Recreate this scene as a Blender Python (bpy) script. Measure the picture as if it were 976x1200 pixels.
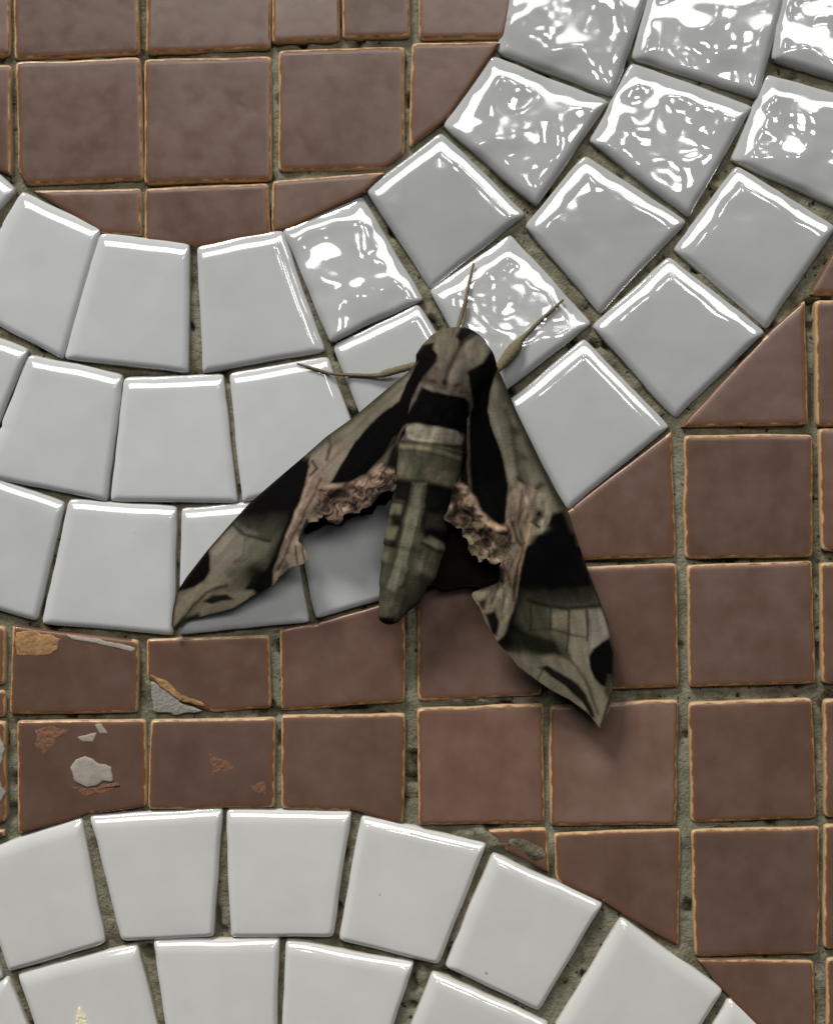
import bpy, math, random
import numpy as np
from mathutils import Vector

# ------------------------------------------------------------------ units
S = 0.000161            # metres on the wall for one unit of the measured plan (25 mm mosaic tiles)
CX, CY = 488.0, 600.0   # plan point straight in front of the lens
D = 0.32                # lens to wall
ZC = 1.30               # height of that point above the ground
rnd = random.Random(7)

for o in list(bpy.data.objects):
    bpy.data.objects.remove(o)
scene = bpy.context.scene
col = scene.collection

# ------------------------------------------------------------------ camera
cam_d = bpy.data.cameras.new('camera')
cam_d.sensor_fit = 'VERTICAL'
cam_d.angle_y = 2 * math.atan(600 * S / D)
cam_d.clip_start = 0.01
cam_d.clip_end = 50
cam = bpy.data.objects.new('camera', cam_d)
cam.location = (0, -D, ZC)
cam.rotation_euler = (math.pi / 2, 0, 0)
col.objects.link(cam)
scene.camera = cam

# ------------------------------------------------------------------ light
world = bpy.data.worlds.new('World')
scene.world = world
world.use_nodes = True
bg = world.node_tree.nodes['Background']
bg.inputs[0].default_value = (0.90, 0.95, 1.0, 1)
bg.inputs[1].default_value = 0.03

def area(name, loc, target, sx, sy, radiance, color):
    d = bpy.data.lights.new(name, 'AREA')
    d.shape = 'RECTANGLE'
    d.size, d.size_y = sx, sy
    d.energy = radiance * math.pi * sx * sy
    d.color = color
    o = bpy.data.objects.new(name, d)
    o.location = loc
    o.rotation_euler = (Vector(target) - Vector(loc)).to_track_quat('-Z', 'Y').to_euler()
    col.objects.link(o)
    return o

wall_mid = (0, 0, ZC)
# long band of daylight behind and above the viewer: the bright line on every upper tile edge
area('daylight_band', (0.15, -1.80, ZC + 0.96), wall_mid, 2.0, 0.46, 7.6, (1.0, 0.99, 0.95))
# broad soft lamp high over the wall: the shade under the wings
area('ceiling_lamp', (-0.62, -0.85, ZC + 1.50), wall_mid, 0.50, 0.40, 74.0, (1.0, 0.98, 0.94))
# lit panes across the room, above and to the right behind the camera
for (x, z, w, h, L) in ((0.02, 0.50, 0.13, 0.16, 30), (0.30, 0.50, 0.15, 0.12, 34), (0.27, 0.72, 0.13, 0.12, 26),
                        (0.62, 0.56, 0.20, 0.16, 34), (0.64, 0.80, 0.14, 0.10, 24)):
    area('pane_lamp', (x, -2.2, ZC + z), wall_mid, w * 0.66, h * 0.66, L * 0.62, (1.0, 1.0, 0.96))

scene.view_settings.view_transform = 'Standard'
scene.view_settings.look = 'None'
scene.view_settings.exposure = 0.0
scene.view_settings.gamma = 1.0

# ------------------------------------------------------------------ small maths
def lin(c):
    c = np.asarray(c, float) / 255.0
    return np.where(c <= 0.04045, c / 12.92, ((c + 0.055) / 1.055) ** 2.4)

def W(px, py):
    """plan -> metres on the wall (right, up)"""
    return ((px - CX) * S, (CY - py) * S)

_perm = np.random.RandomState(3).rand(256, 256)
def vnoise(x, y):
    xi = np.floor(x).astype(int); yi = np.floor(y).astype(int)
    fx = x - xi; fy = y - yi
    fx = fx * fx * (3 - 2 * fx); fy = fy * fy * (3 - 2 * fy)
    a = _perm[xi % 256, yi % 256]; b = _perm[(xi + 1) % 256, yi % 256]
    c = _perm[xi % 256, (yi + 1) % 256]; d = _perm[(xi + 1) % 256, (yi + 1) % 256]
    return (a * (1 - fx) + b * fx) * (1 - fy) + (c * (1 - fx) + d * fx) * fy

def fbm(x, y, scale, oct=3):
    r = 0; amp = 1; tot = 0
    for k in range(oct):
        r = r + amp * vnoise(x / scale + 17.3 * k, y / scale + 41.7 * k)
        tot += amp; amp *= 0.5; scale *= 0.5
    return r / tot

def sstep(a, b, x):
    t = np.clip((x - a) / (b - a), 0, 1)
    return t * t * (3 - 2 * t)

def seg_dist(X, Y, a, b):
    ax, ay = a; bx, by = b
    dx, dy = bx - ax, by - ay
    t = np.clip(((X - ax) * dx + (Y - ay) * dy) / max(dx * dx + dy * dy, 1e-9), 0, 1)
    return np.hypot(X - ax - t * dx, Y - ay - t * dy)

def poly_sd(X, Y, P):
    """signed distance, positive inside"""
    dmin = np.full(X.shape, 1e9); ins = np.zeros(X.shape, bool)
    n = len(P)
    for i in range(n):
        a, b = P[i], P[(i + 1) % n]
        dmin = np.minimum(dmin, seg_dist(X, Y, a, b))
        c = ((a[1] > Y) != (b[1] > Y))
        if a[1] != b[1]:
            xs = a[0] + (Y - a[1]) * (b[0] - a[0]) / (b[1] - a[1])
            ins ^= c & (X < xs)
    return np.where(ins, dmin, -dmin)

def line_d(X, Y, P):
    d = np.full(X.shape, 1e9)
    for i in range(len(P) - 1):
        d = np.minimum(d, seg_dist(X, Y, P[i], P[i + 1]))
    return d

def new_mesh(name, V, F, mat, parent=None, smooth=True, loc=(0, 0, 0)):
    me = bpy.data.meshes.new(name)
    me.from_pydata([tuple(v) for v in V], [], [tuple(int(i) for i in f) for f in F])
    if smooth:
        me.polygons.foreach_set('use_smooth', [True] * len(me.polygons))
    me.materials.append(mat)
    me.update()
    o = bpy.data.objects.new(name, me)
    o.location = loc
    col.objects.link(o)
    if parent:
        o.parent = parent
    return o

def fattr(o, name, vals):
    a = o.data.attributes.new(name, 'FLOAT', 'POINT')
    a.data.foreach_set('value', np.asarray(vals, np.float32))

def cattr(o, name, rgb):
    a = o.data.attributes.new(name, 'FLOAT_COLOR', 'POINT')
    rgba = np.ones((len(rgb), 4), np.float32); rgba[:, :3] = rgb
    a.data.foreach_set('color', rgba.ravel())

# ------------------------------------------------------------------ materials
class NT:
    def __init__(self, name):
        self.m = bpy.data.materials.new(name); self.m.use_nodes = True
        self.t = self.m.node_tree
        self.b = self.t.nodes['Principled BSDF']
    def n(self, kind, **kw):
        x = self.t.nodes.new('ShaderNode' + kind)
        for k, v in kw.items():
            if k.startswith('i_'):
                key = k[2:]
                x.inputs[int(key) if key.isdigit() else key.replace('_', ' ')].default_value = v
            else:
                setattr(x, k, v)
        return x
    def l(self, a, b):
        self.t.links.new(a, b)
    def coord(self):
        g = self.n('NewGeometry')
        return g.outputs['Position']
    def noise(self, vec, scale, detail=3, rough=0.5, dist=0.0):
        x = self.n('TexNoise', i_Scale=scale, i_Detail=detail, i_Roughness=rough, i_Distortion=dist)
        self.l(vec, x.inputs['Vector'])
        return x.outputs['Fac']
    def ramp(self, fac, stops):
        r = self.n('ValToRGB')
        e = r.color_ramp.elements
        e[0].position, e[0].color = stops[0][0], (*stops[0][1], 1)
        e[1].position, e[1].color = stops[-1][0], (*stops[-1][1], 1)
        for p, c in stops[1:-1]:
            k = e.new(p); k.color = (*c, 1)
        self.l(fac, r.inputs[0])
        return r.outputs[0]
    def math(self, op, a, b=None, clamp=False):
        m = self.n('Math', operation=op); m.use_clamp = clamp
        for i, v in enumerate((a, b)):
            if v is None: continue
            if isinstance(v, (int, float)): m.inputs[i].default_value = v
            else: self.l(v, m.inputs[i])
        return m.outputs[0]
    def mix(self, fac, a, b, blend='MIX'):
        m = self.n('Mix', data_type='RGBA', blend_type=blend)
        for i, v in ((0, fac), (6, a), (7, b)):
            if isinstance(v, (int, float)): m.inputs[i].default_value = v
            elif isinstance(v, (tuple, list, np.ndarray)): m.inputs[i].default_value = (*[float(q) for q in v], 1)
            else: self.l(v, m.inputs[i])
        return m.outputs[2]
    def bump(self, h, dist, strength=1.0, normal=None):
        b = self.n('Bump', i_Strength=strength, i_Distance=dist)
        self.l(h, b.inputs['Height'])
        if normal is not None: self.l(normal, b.inputs['Normal'])
        return b.outputs['Normal']
    def attr(self, name, typ='GEOMETRY'):
        a = self.n('Attribute', attribute_name=name, attribute_type=typ)
        return a

def mat_white():
    k = NT('white_glaze'); P = k.coord()
    oi = k.n('ObjectInfo')
    e = k.attr('edge').outputs['Fac']
    c = k.mix(k.noise(P, 120, 4), (0.90, 0.90, 0.91), (1.08, 1.08, 1.07))  # cloudy base colour in place of soft blotchy reflections
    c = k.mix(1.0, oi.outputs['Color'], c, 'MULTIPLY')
    # faint grime, thinned glaze at the rim
    rim = k.math('ADD', e, k.math('MULTIPLY', k.noise(P, 900, 2), 0.25))
    c = k.mix(k.math('SUBTRACT', 1.0, k.math('DIVIDE', k.math('SUBTRACT', rim, 0.05), 0.35), True), c, (0.36, 0.33, 0.25))
    sp = k.noise(P, 330, 1)
    c = k.mix(k.ramp(sp, ((0.0, (0, 0, 0)), (0.80, (0, 0, 0)), (0.83, (1, 1, 1)))), c, (0.25, 0.24, 0.22))
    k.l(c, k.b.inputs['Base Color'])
    k.l(k.ramp(k.noise(P, 170, 3), ((0.46, (0.04,) * 3), (0.70, (0.11,) * 3))), k.b.inputs['Roughness'])
    k.b.inputs['IOR'].default_value = 1.86
    # waves in the fired glaze, stronger on some tiles
    h = k.math('ADD', k.noise(P, 105, 0, 0.5, 0.4), k.math('MULTIPLY', k.noise(P, 260, 0), 0.22))
    h = k.math('MULTIPLY', h, oi.outputs['Alpha'])
    k.l(k.bump(h, 0.0009), k.b.inputs['Normal'])
    return k.m

def mat_brown():
    k = NT('brown_glaze'); P = k.coord()
    oi = k.n('ObjectInfo')
    e = k.attr('edge').outputs['Fac']
    mp = k.n('Mapping'); mp.inputs['Scale'].default_value = (1, 1, 0.25); k.l(P, mp.inputs['Vector'])
    streak = k.noise(mp.outputs[0], 420, 4)
    c = k.mix(streak, (0.073, 0.041, 0.029), (0.093, 0.054, 0.040))
    c = k.mix(k.ramp(k.noise(P, 130, 3), ((0.35, (0, 0, 0)), (0.75, (1, 1, 1)))), c, (0.108, 0.066, 0.052))
    c = k.mix(1.0, oi.outputs['Color'], c, 'MULTIPLY')
    rim = k.math('SUBTRACT', e, k.math('MULTIPLY', k.math('SUBTRACT', k.noise(P, 500, 3), 0.5), 0.9))
    c = k.mix(k.ramp(rim, ((0.0, (1, 1, 1)), (0.55, (1, 1, 1)), (1.15, (0, 0, 0)))), c, (0.135, 0.056, 0.022))
    c = k.mix(k.ramp(rim, ((0.0, (1, 1, 1)), (0.18, (1, 1, 1)), (0.46, (0, 0, 0)))), c, (0.40, 0.27, 0.15))
    k.l(c, k.b.inputs['Base Color'])
    k.l(k.ramp(k.noise(P, 260, 4), ((0.3, (0.20,) * 3), (0.7, (0.34,) * 3))), k.b.inputs['Roughness'])
    k.b.inputs['IOR'].default_value = 1.40
    h = k.math('ADD', k.noise(P, 130, 2), k.math('MULTIPLY', k.noise(P, 900, 2), 0.03))
    k.l(k.bump(h, 0.00012), k.b.inputs['Normal'])
    return k.m

def mat_mortar():
    k = NT('mortar'); P = k.coord()
    c = k.ramp(k.noise(P, 260, 6, 0.65), ((0.25, (0.026, 0.021, 0.012)), (0.45, (0.105, 0.092, 0.058)), (0.62, (0.18, 0.165, 0.115)), (0.8, (0.30, 0.28, 0.21))))
    c = k.mix(k.ramp(k.noise(P, 70, 2), ((0.45, (0, 0, 0)), (0.7, (1, 1, 1)))), c, (0.17, 0.165, 0.12))
    d = k.ramp(k.noise(P, 700, 2), ((0.0, (1, 1, 1)), (0.28, (1, 1, 1)), (0.36, (0, 0, 0))))
    c = k.mix(d, c, (0.02, 0.016, 0.01))
    k.l(c, k.b.inputs['Base Color'])
    k.b.inputs['Roughness'].default_value = 0.9
    k.b.inputs['Specular IOR Level'].default_value = 0.25
    h = k.noise(P, 1500, 5, 0.65)
    k.l(k.bump(h, 0.0006), k.b.inputs['Normal'])
    return k.m

def mat_plain(name, a, b, scale, rough=0.8, bump=0.0003):
    k = NT(name); P = k.coord()
    k.l(k.mix(k.noise(P, scale, 5, 0.6), a, b), k.b.inputs['Base Color'])
    k.b.inputs['Roughness'].default_value = rough
    k.b.inputs['Specular IOR Level'].default_value = 0.3
    k.l(k.bump(k.noise(P, scale * 3, 4), bump), k.b.inputs['Normal'])
    return k.m

def mat_scales(name):
    k = NT(name); P = k.coord()
    c = k.attr('pattern').outputs['Color']
    f = k.noise(P, 1300, 4, 0.7)
    c = k.mix(1.0, c, k.ramp(f, ((0.25, (0.88,) * 3), (0.75, (1.12,) * 3))), 'MULTIPLY')
    k.l(c, k.b.inputs['Base Color'])
    k.b.inputs['Roughness'].default_value = 0.85
    k.b.inputs['Specular IOR Level'].default_value = 0.04
    k.l(k.bump(k.noise(P, 2200, 4, 0.6), 0.00009), k.b.inputs['Normal'])
    return k.m

M_WHITE, M_BROWN, M_MORTAR = mat_white(), mat_brown(), mat_mortar()
M_PLASTER = mat_plain('plaster', (0.15, 0.125, 0.10), (0.34, 0.31, 0.27), 330, 0.7, 0.0001)
M_CLAY = mat_plain('bare_clay', (0.08, 0.036, 0.020), (0.42, 0.24, 0.10), 380)
M_CLAYDARK = mat_plain('worn_clay', (0.075, 0.036, 0.024), (0.19, 0.088, 0.045), 420, 0.6)
M_STAIN = mat_plain('yellow_drip', (0.55, 0.50, 0.33), (0.66, 0.62, 0.47), 600, 0.4)
M_SCALES = mat_scales('moth_scales')
M_LEG = mat_plain('leg_scales', (0.085, 0.068, 0.035), (0.17, 0.14, 0.08), 1500)

# ------------------------------------------------------------------ measured tile plans (plan units)
WHITE_UP = [   # the broad double-curved band, ring by ring
  [[(-40,190),(-8,205),(18,229),(-2,254),(-60,330)],
   [(26,233),(119,275),(76,420),(-30,365),(2,272)],
   [(119,282),(224,294),(221,437),(79,421)],
   [(234,297),(333,278),(381,412),(240,437)],
   [(335,276),(428,237),(495,352),(388,402)],
   [(434,230),(521,163),(614,252),(505,340)],
   [(525,154),(582,71),(711,122),(627,243)],
   [(588,66),(600,0),(606,-70),(768,-70),(756,0),(717,115)]],
  [[(-70,375),(34,417),(1,500),(-30,548),(-90,520)],
   [(35,423),(145,446),(127,586),(-22,557),(4,500)],
   [(149,450),(263,446),(279,588),(132,586)],
   [(272,445),(386,425),(432,550),(287,588)],
   [(394,412),(493,364),(565,478),(443,540)],
   [(508,347),(602,281),(691,380),(575,470)],
   [(620,271),(689,189),(801,261),(702,369)],
   [(696,171),(744,79),(878,127),(805,256)],
   [(745,73),(762,0),(766,-70),(926,-70),(916,0),(884,117)]],
  [[(-60,547),(77,595),(46,726),(-80,690)],
   [(84,592),(208,600),(205,742),(53,729)],
   [(216,602),(336,592),(363,727),(213,742)],
   [(345,590),(462,556),(508,684),(371,723)],
   [(471,552),(588,486),(655,604),(517,680)],
   [(597,478),(687,404),(781,500),(664,596)],
   [(698,388),(787,308),(892,390),(789,490)],
   [(793,297),(866,200),(974,268),(896,386)],
   [(860,192),(902,92),(1045,132),(1000,254)],
   [(907,74),(920,0),(922,-70),(1080,-70),(1074,10),(1050,118)]]]
WHITE_LOW = [
  [[(-28,1003),(99,961),(125,1101),(15,1134)],
   [(110,958),(261,949),(252,1094),(146,1099)],
   [(268,951),(411,953),(390,1094),(273,1094)],
   [(424,958),(567,990),(513,1127),(399,1097)],
   [(576,1001),(702,1060),(630,1180),(522,1129)],
   [(724,1077),(841,1160),(768,1275),(650,1199)],
   [(850,1169),(950,1262),(862,1358),(782,1285)]],
  [[(-90,1192),(14,1147),(60,1260),(-40,1310)],
   [(26,1142),(164,1108),(198,1245),(66,1258)],
   [(183,1102),(327,1101),(324,1243),(204,1243)],
   [(337,1103),(483,1129),(440,1262),(330,1243)],
   [(506,1140),(639,1199),(560,1310),(458,1262)]]]
BROWN = [
  [(-125,-80),(13,-78),(13,66),(-125,68)], [(21,-78),(162,-80),(163,64),(23,71)], [(177,-80),(317,-80),(316,59),(176,64)],
  [(322,-80),(395,-80),(396,49),(323,52)], [(404,-80),(476,-80),(478,45),(404,47)], [(491,-80),(596,-80),(597,0),(588,46),(493,47)],
  [(-125,80),(15,82),(15,206),(-20,190),(-125,150)],
  [(24,78),(164,73),(169,211),(34,217),(27,205)], [(174,75),(317,71),(317,211),(174,216)],
  [(330,64),(472,61),(472,182),(452,198),(330,201)], [(485,56),(582,55),(522,142),(482,172)],
  [(50,228),(165,225),(167,276),(122,274)], [(174,225),(313,220),(315,276),(228,290),(174,283)], [(323,216),(446,207),(428,226),(338,269),(322,271)],
  [(984,282),(1095,200),(1095,343),(949,344)], [(938,358),(941,496),(800,499),(897,395)], [(954,356),(1098,356),(1098,496),(956,498)],
  [(783,510),(788,650),(605,656),(640,620),(668,597)], [(802,513),(946,512),(946,650),(802,652)], [(958,505),(1100,506),(1100,642),(962,643)],
  [(645,668),(788,662),(791,802),(647,806)], [(805,664),(946,659),(950,797),(807,802)], [(960,661),(1100,659),(1100,797),(962,797)],
  [(491,697),(632,640),(632,811),(492,818)], [(331,738),(371,731),(471,703),(473,819),(333,829)],
  [(176,750),(315,746),(317,826),(248,831),(216,818),(177,793)], [(20,735),(163,752),(162,831),(17,833)],
  [(-125,712),(8,736),(7,799),(-125,800)], [(-125,812),(7,810),(8,836),(-125,838)],
  [(26,845),(171,844),(172,941),(108,950),(27,972)], [(181,844),(322,842),(321,942),(178,944)],
  [(333,839),(473,837),(471,960),(412,946),(333,943)], [(491,831),(633,825),(635,961),(493,962)],
  [(645,828),(790,821),(788,962),(646,963)], [(807,824),(946,819),(951,954),(810,959)], [(964,821),(1104,818),(1104,952),(965,953)],
  [(575,973),(637,970),(640,1016),(590,990)], [(650,976),(793,971),(791,1103),(704,1052),(652,1028)],
  [(810,972),(955,969),(953,1112),(814,1115)], [(964,966),(1106,966),(1106,1106),(964,1106)],
  [(819,1123),(948,1124),(950,1255),(944,1252),(852,1164)], [(967,1122),(1108,1122),(1108,1262),(969,1262)],
  [(-125,848),(8,846),(9,958),(-125,1010)]]

# rest of the pattern beyond the frame
C1 = (205.0, -95.0)
def fit_circle(pts):
    A = np.array([[x, y, 1] for x, y in pts]); b = np.array([-(x * x + y * y) for x, y in pts])
    s = np.linalg.lstsq(A, b, rcond=None)[0]
    cx, cy = -s[0] / 2, -s[1] / 2
    return (cx, cy), math.sqrt(cx * cx + cy * cy - s[2])
C2, R2 = fit_circle([(-28,1003),(99,961),(186,952),(340,950),(424,958),(567,990),(702,1060),(841,1160)])
BX0, BX1, BY0, BY1 = -330, 1306, -330, 1530
def area_c(P):
    a = cx = cy = 0
    for i in range(len(P)):
        x0, y0 = P[i]; x1, y1 = P[(i + 1) % len(P)]
        c = x0 * y1 - x1 * y0
        a += c; cx += (x0 + x1) * c; cy += (y0 + y1) * c
    return a / 2, (cx / (3 * a), cy / (3 * a))
def clip(P, nx, ny, c):   # keep nx*x+ny*y <= c
    out = []
    for i in range(len(P)):
        a, b = P[i], P[(i + 1) % len(P)]
        da, db = nx * a[0] + ny * a[1] - c, nx * b[0] + ny * b[1] - c
        if da <= 0: out.append(a)
        if (da < 0) != (db < 0) and da != db:
            t = da / (da - db); out.append((a[0] + t * (b[0] - a[0]), a[1] + t * (b[1] - a[1])))
    return out
def inb(p, m=0): return BX0 - m < p[0] < BX1 + m and BY0 - m < p[1] < BY1 + m
def ring_more(rows, C, r0, r1, rot):
    angs = []
    ref = rot
    for P in rows:
        for p in P:
            a = math.atan2(p[1] - C[1], p[0] - C[0]) - ref
            a = (a + math.pi) % (2 * math.pi) - math.pi
            angs.append(a)
    lo, hi = min(angs), max(angs)
    out = []
    step = 132.0 / ((r0 + r1) / 2); gap = 9.0 / ((r0 + r1) / 2)
    for s, start in ((1, hi + gap), (-1, lo - gap)):
        a = start
        while abs(a) < math.pi:
            q = []
            for (aa, r) in ((a, r0), (a + s * step, r0), (a + s * step, r1), (a, r1)):
                q.append((C[0] + r * math.cos(aa + ref), C[1] + r * math.sin(aa + ref)))
            if inb(area_c(q)[1]): out.append(q)
            a += s * (step + gap)
    return out
MORE_UP, MORE_LOW, MORE_BROWN = [], [], []
for rows, (r0, r1) in zip(WHITE_UP, ((388, 527), (536, 676), (684, 832))):
    MORE_UP += ring_more(rows, C1, r0, r1, math.radians(60))
for rows, (r0, r1) in zip(WHITE_LOW, ((R2 - 142, R2), (R2 - 290, R2 - 151))):
    MORE_LOW += ring_more(rows, C2, r0, r1, math.radians(-90))
MORE_LOW = [q for q in MORE_LOW if area_c(q)[1][1] > 940]
MORE_UP = [q for q in MORE_UP if area_c(q)[1][1] < 800]
colsx = [(-291,-148),(-135,8),(20,164),(176,317),(330,473),(491,634),(648,790),(805,948),(962,1105),(1118,1261),(1274,1417)]
rowsy = [(-235,-95),(-82,66),(76,213),(225,357),(357,497),(511,651),(663,801),(823,959),(972,1112),(1123,1265),(1278,1420),(1432,1574)]
for cx0, cx1 in colsx:
    for ry0, ry1 in rowsy:
        P = [(cx0, ry0), (cx1, ry0), (cx1, ry1), (cx0, ry1)]
        c = ((cx0 + cx1) / 2, (ry0 + ry1) / 2)
        if not inb(c, 40): continue
        if 0 <= c[0] <= 976 and 0 <= c[1] <= 1200: continue
        mx = my = None
        if any(poly_sd(np.array([c[0]]), np.array([c[1]]), B)[0] > -25 for B in BROWN): continue
        for C, rin, rout in ((C1, 380, 842), (C2, None, R2 + 9)):
            d = math.hypot(c[0] - C[0], c[1] - C[1])
            nx, ny = (c[0] - C[0]) / d, (c[1] - C[1]) / d
            if rin and d < rin + 60:
                for k in range(-4, 5):
                    a = math.atan2(ny, nx) + k * 0.09
                    P = clip(P, math.cos(a), math.sin(a), math.cos(a) * C[0] + math.sin(a) * C[1] + rin)
                    if len(P) < 3: break
            elif d > rout - 110:
                P = clip(P, -nx, -ny, -(nx * C[0] + ny * C[1] + rout))
            else:
                P = []
            if len(P) < 3: break
        if len(P) >= 3 and abs(area_c(P)[0]) > 900:
            MORE_BROWN.append(P)

# ------------------------------------------------------------------ wall: mortar bed with the tiles set in it
TOP = 0.0026
gx = np.arange(BX0 - 60, BX1 + 60, 4.0); gy = np.arange(BY0 - 60, BY1 + 60, 4.0)
GX, GY = np.meshgrid(gx, gy)
H = 0.00100 + (fbm(GX, GY, 90, 3) - 0.5) * 0.0012 + (fbm(GX + 500, GY, 14, 3) - 0.5) * 0.0009
pits = fbm(GX + 900, GY + 300, 22, 2)
H -= 0.0022 * sstep(0.70, 0.80, pits)
for (x, y, rx, ry, h) in ((600,986,34,11,.0017), (625,1000,22,12,.0016), (566,975,26,8,.0012), (205,812,26,16,.0009), (120,216,40,5,.0006),
                          (250,289,50,6,.0007), (860,970,60,6,.0004), (560,819,70,6,.0012), (365,935,50,6,.0004), (-2,900,14,40,.0011),
                          (300,744,50,5,.0006), (150,735,30,6,.0008), (640,1120,14,40,.0005), (500,1150,14,30,.0006)):
    H += h * np.exp(-((GX - x) / rx) ** 2 - ((GY - y) / ry) ** 2) * (0.6 + 0.8 * fbm(GX, GY + 77, 12, 2))
for (x, y, rx, ry) in ((185,219,6,5),(226,219,5,4),(278,287,5,4),(17,950,6,8),(320,834,14,5),(413,829,22,4),(840,655,22,4),(720,657,40,3),(160,443,16,4),(868,425,12,6),(255,1078,5,16),(948,470,4,30)):
    H -= 0.0022 * np.exp(-((GX - x) / rx) ** 4 - ((GY - y) / ry) ** 4)
ny_, nx_ = GX.shape
V = np.stack([(GX - CX) * S, -H, (CY - GY) * S], -1).reshape(-1, 3)
idx = np.arange(nx_ * ny_).reshape(ny_, nx_)
F = np.stack([idx[:-1, :-1], idx[1:, :-1], idx[1:, 1:], idx[:-1, 1:]], -1).reshape(-1, 4)
# solid slab behind the bed
per = np.concatenate([idx[0, :], idx[1:, -1], idx[-1, -2::-1], idx[-2:0:-1, 0]])
nv = len(V)
back = V[per].copy(); back[:, 1] = 0.03
V = np.concatenate([V, back])
F = [tuple(f) for f in F]
m = len(per)
for i in range(m):
    j = (i + 1) % m
    F.append((per[i], per[j], nv + j, nv + i))
F.append(tuple(nv + i for i in range(m)))
wall = new_mesh('wall', V, F, M_MORTAR, loc=(0, 0, ZC))
wall['kind'] = 'structure'
wall['label'] = 'mosaic wall of brown square tiles and curved bands of white glazed tiles'

def offset_poly(P, d):
    """P counter-clockwise (y up); edge i (P[i] to P[i+1]) moved inward by d or d[i]"""
    n = len(P); out = []
    d = [d] * n if np.isscalar(d) else d
    for i in range(n):
        p0, p1, p2 = P[i - 1], P[i], P[(i + 1) % n]
        e1 = np.subtract(p1, p0); e1 = e1 / np.hypot(*e1)
        e2 = np.subtract(p2, p1); e2 = e2 / np.hypot(*e2)
        n1 = np.array((-e1[1], e1[0])); n2 = np.array((-e2[1], e2[0]))
        det = n1[0] * n2[1] - n1[1] * n2[0]
        if abs(det) < 0.3:
            x = (n1 + n2) * (d[i - 1] + d[i]) / 2 / max(1 + float(n1 @ n2), 0.35)
        else:
            x = np.array(((d[i - 1] * n2[1] - d[i] * n1[1]) / det, (n1[0] * d[i] - n2[0] * d[i - 1]) / det))
        out.append(np.asarray(p1) + x)
    return np.array(out)

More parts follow.
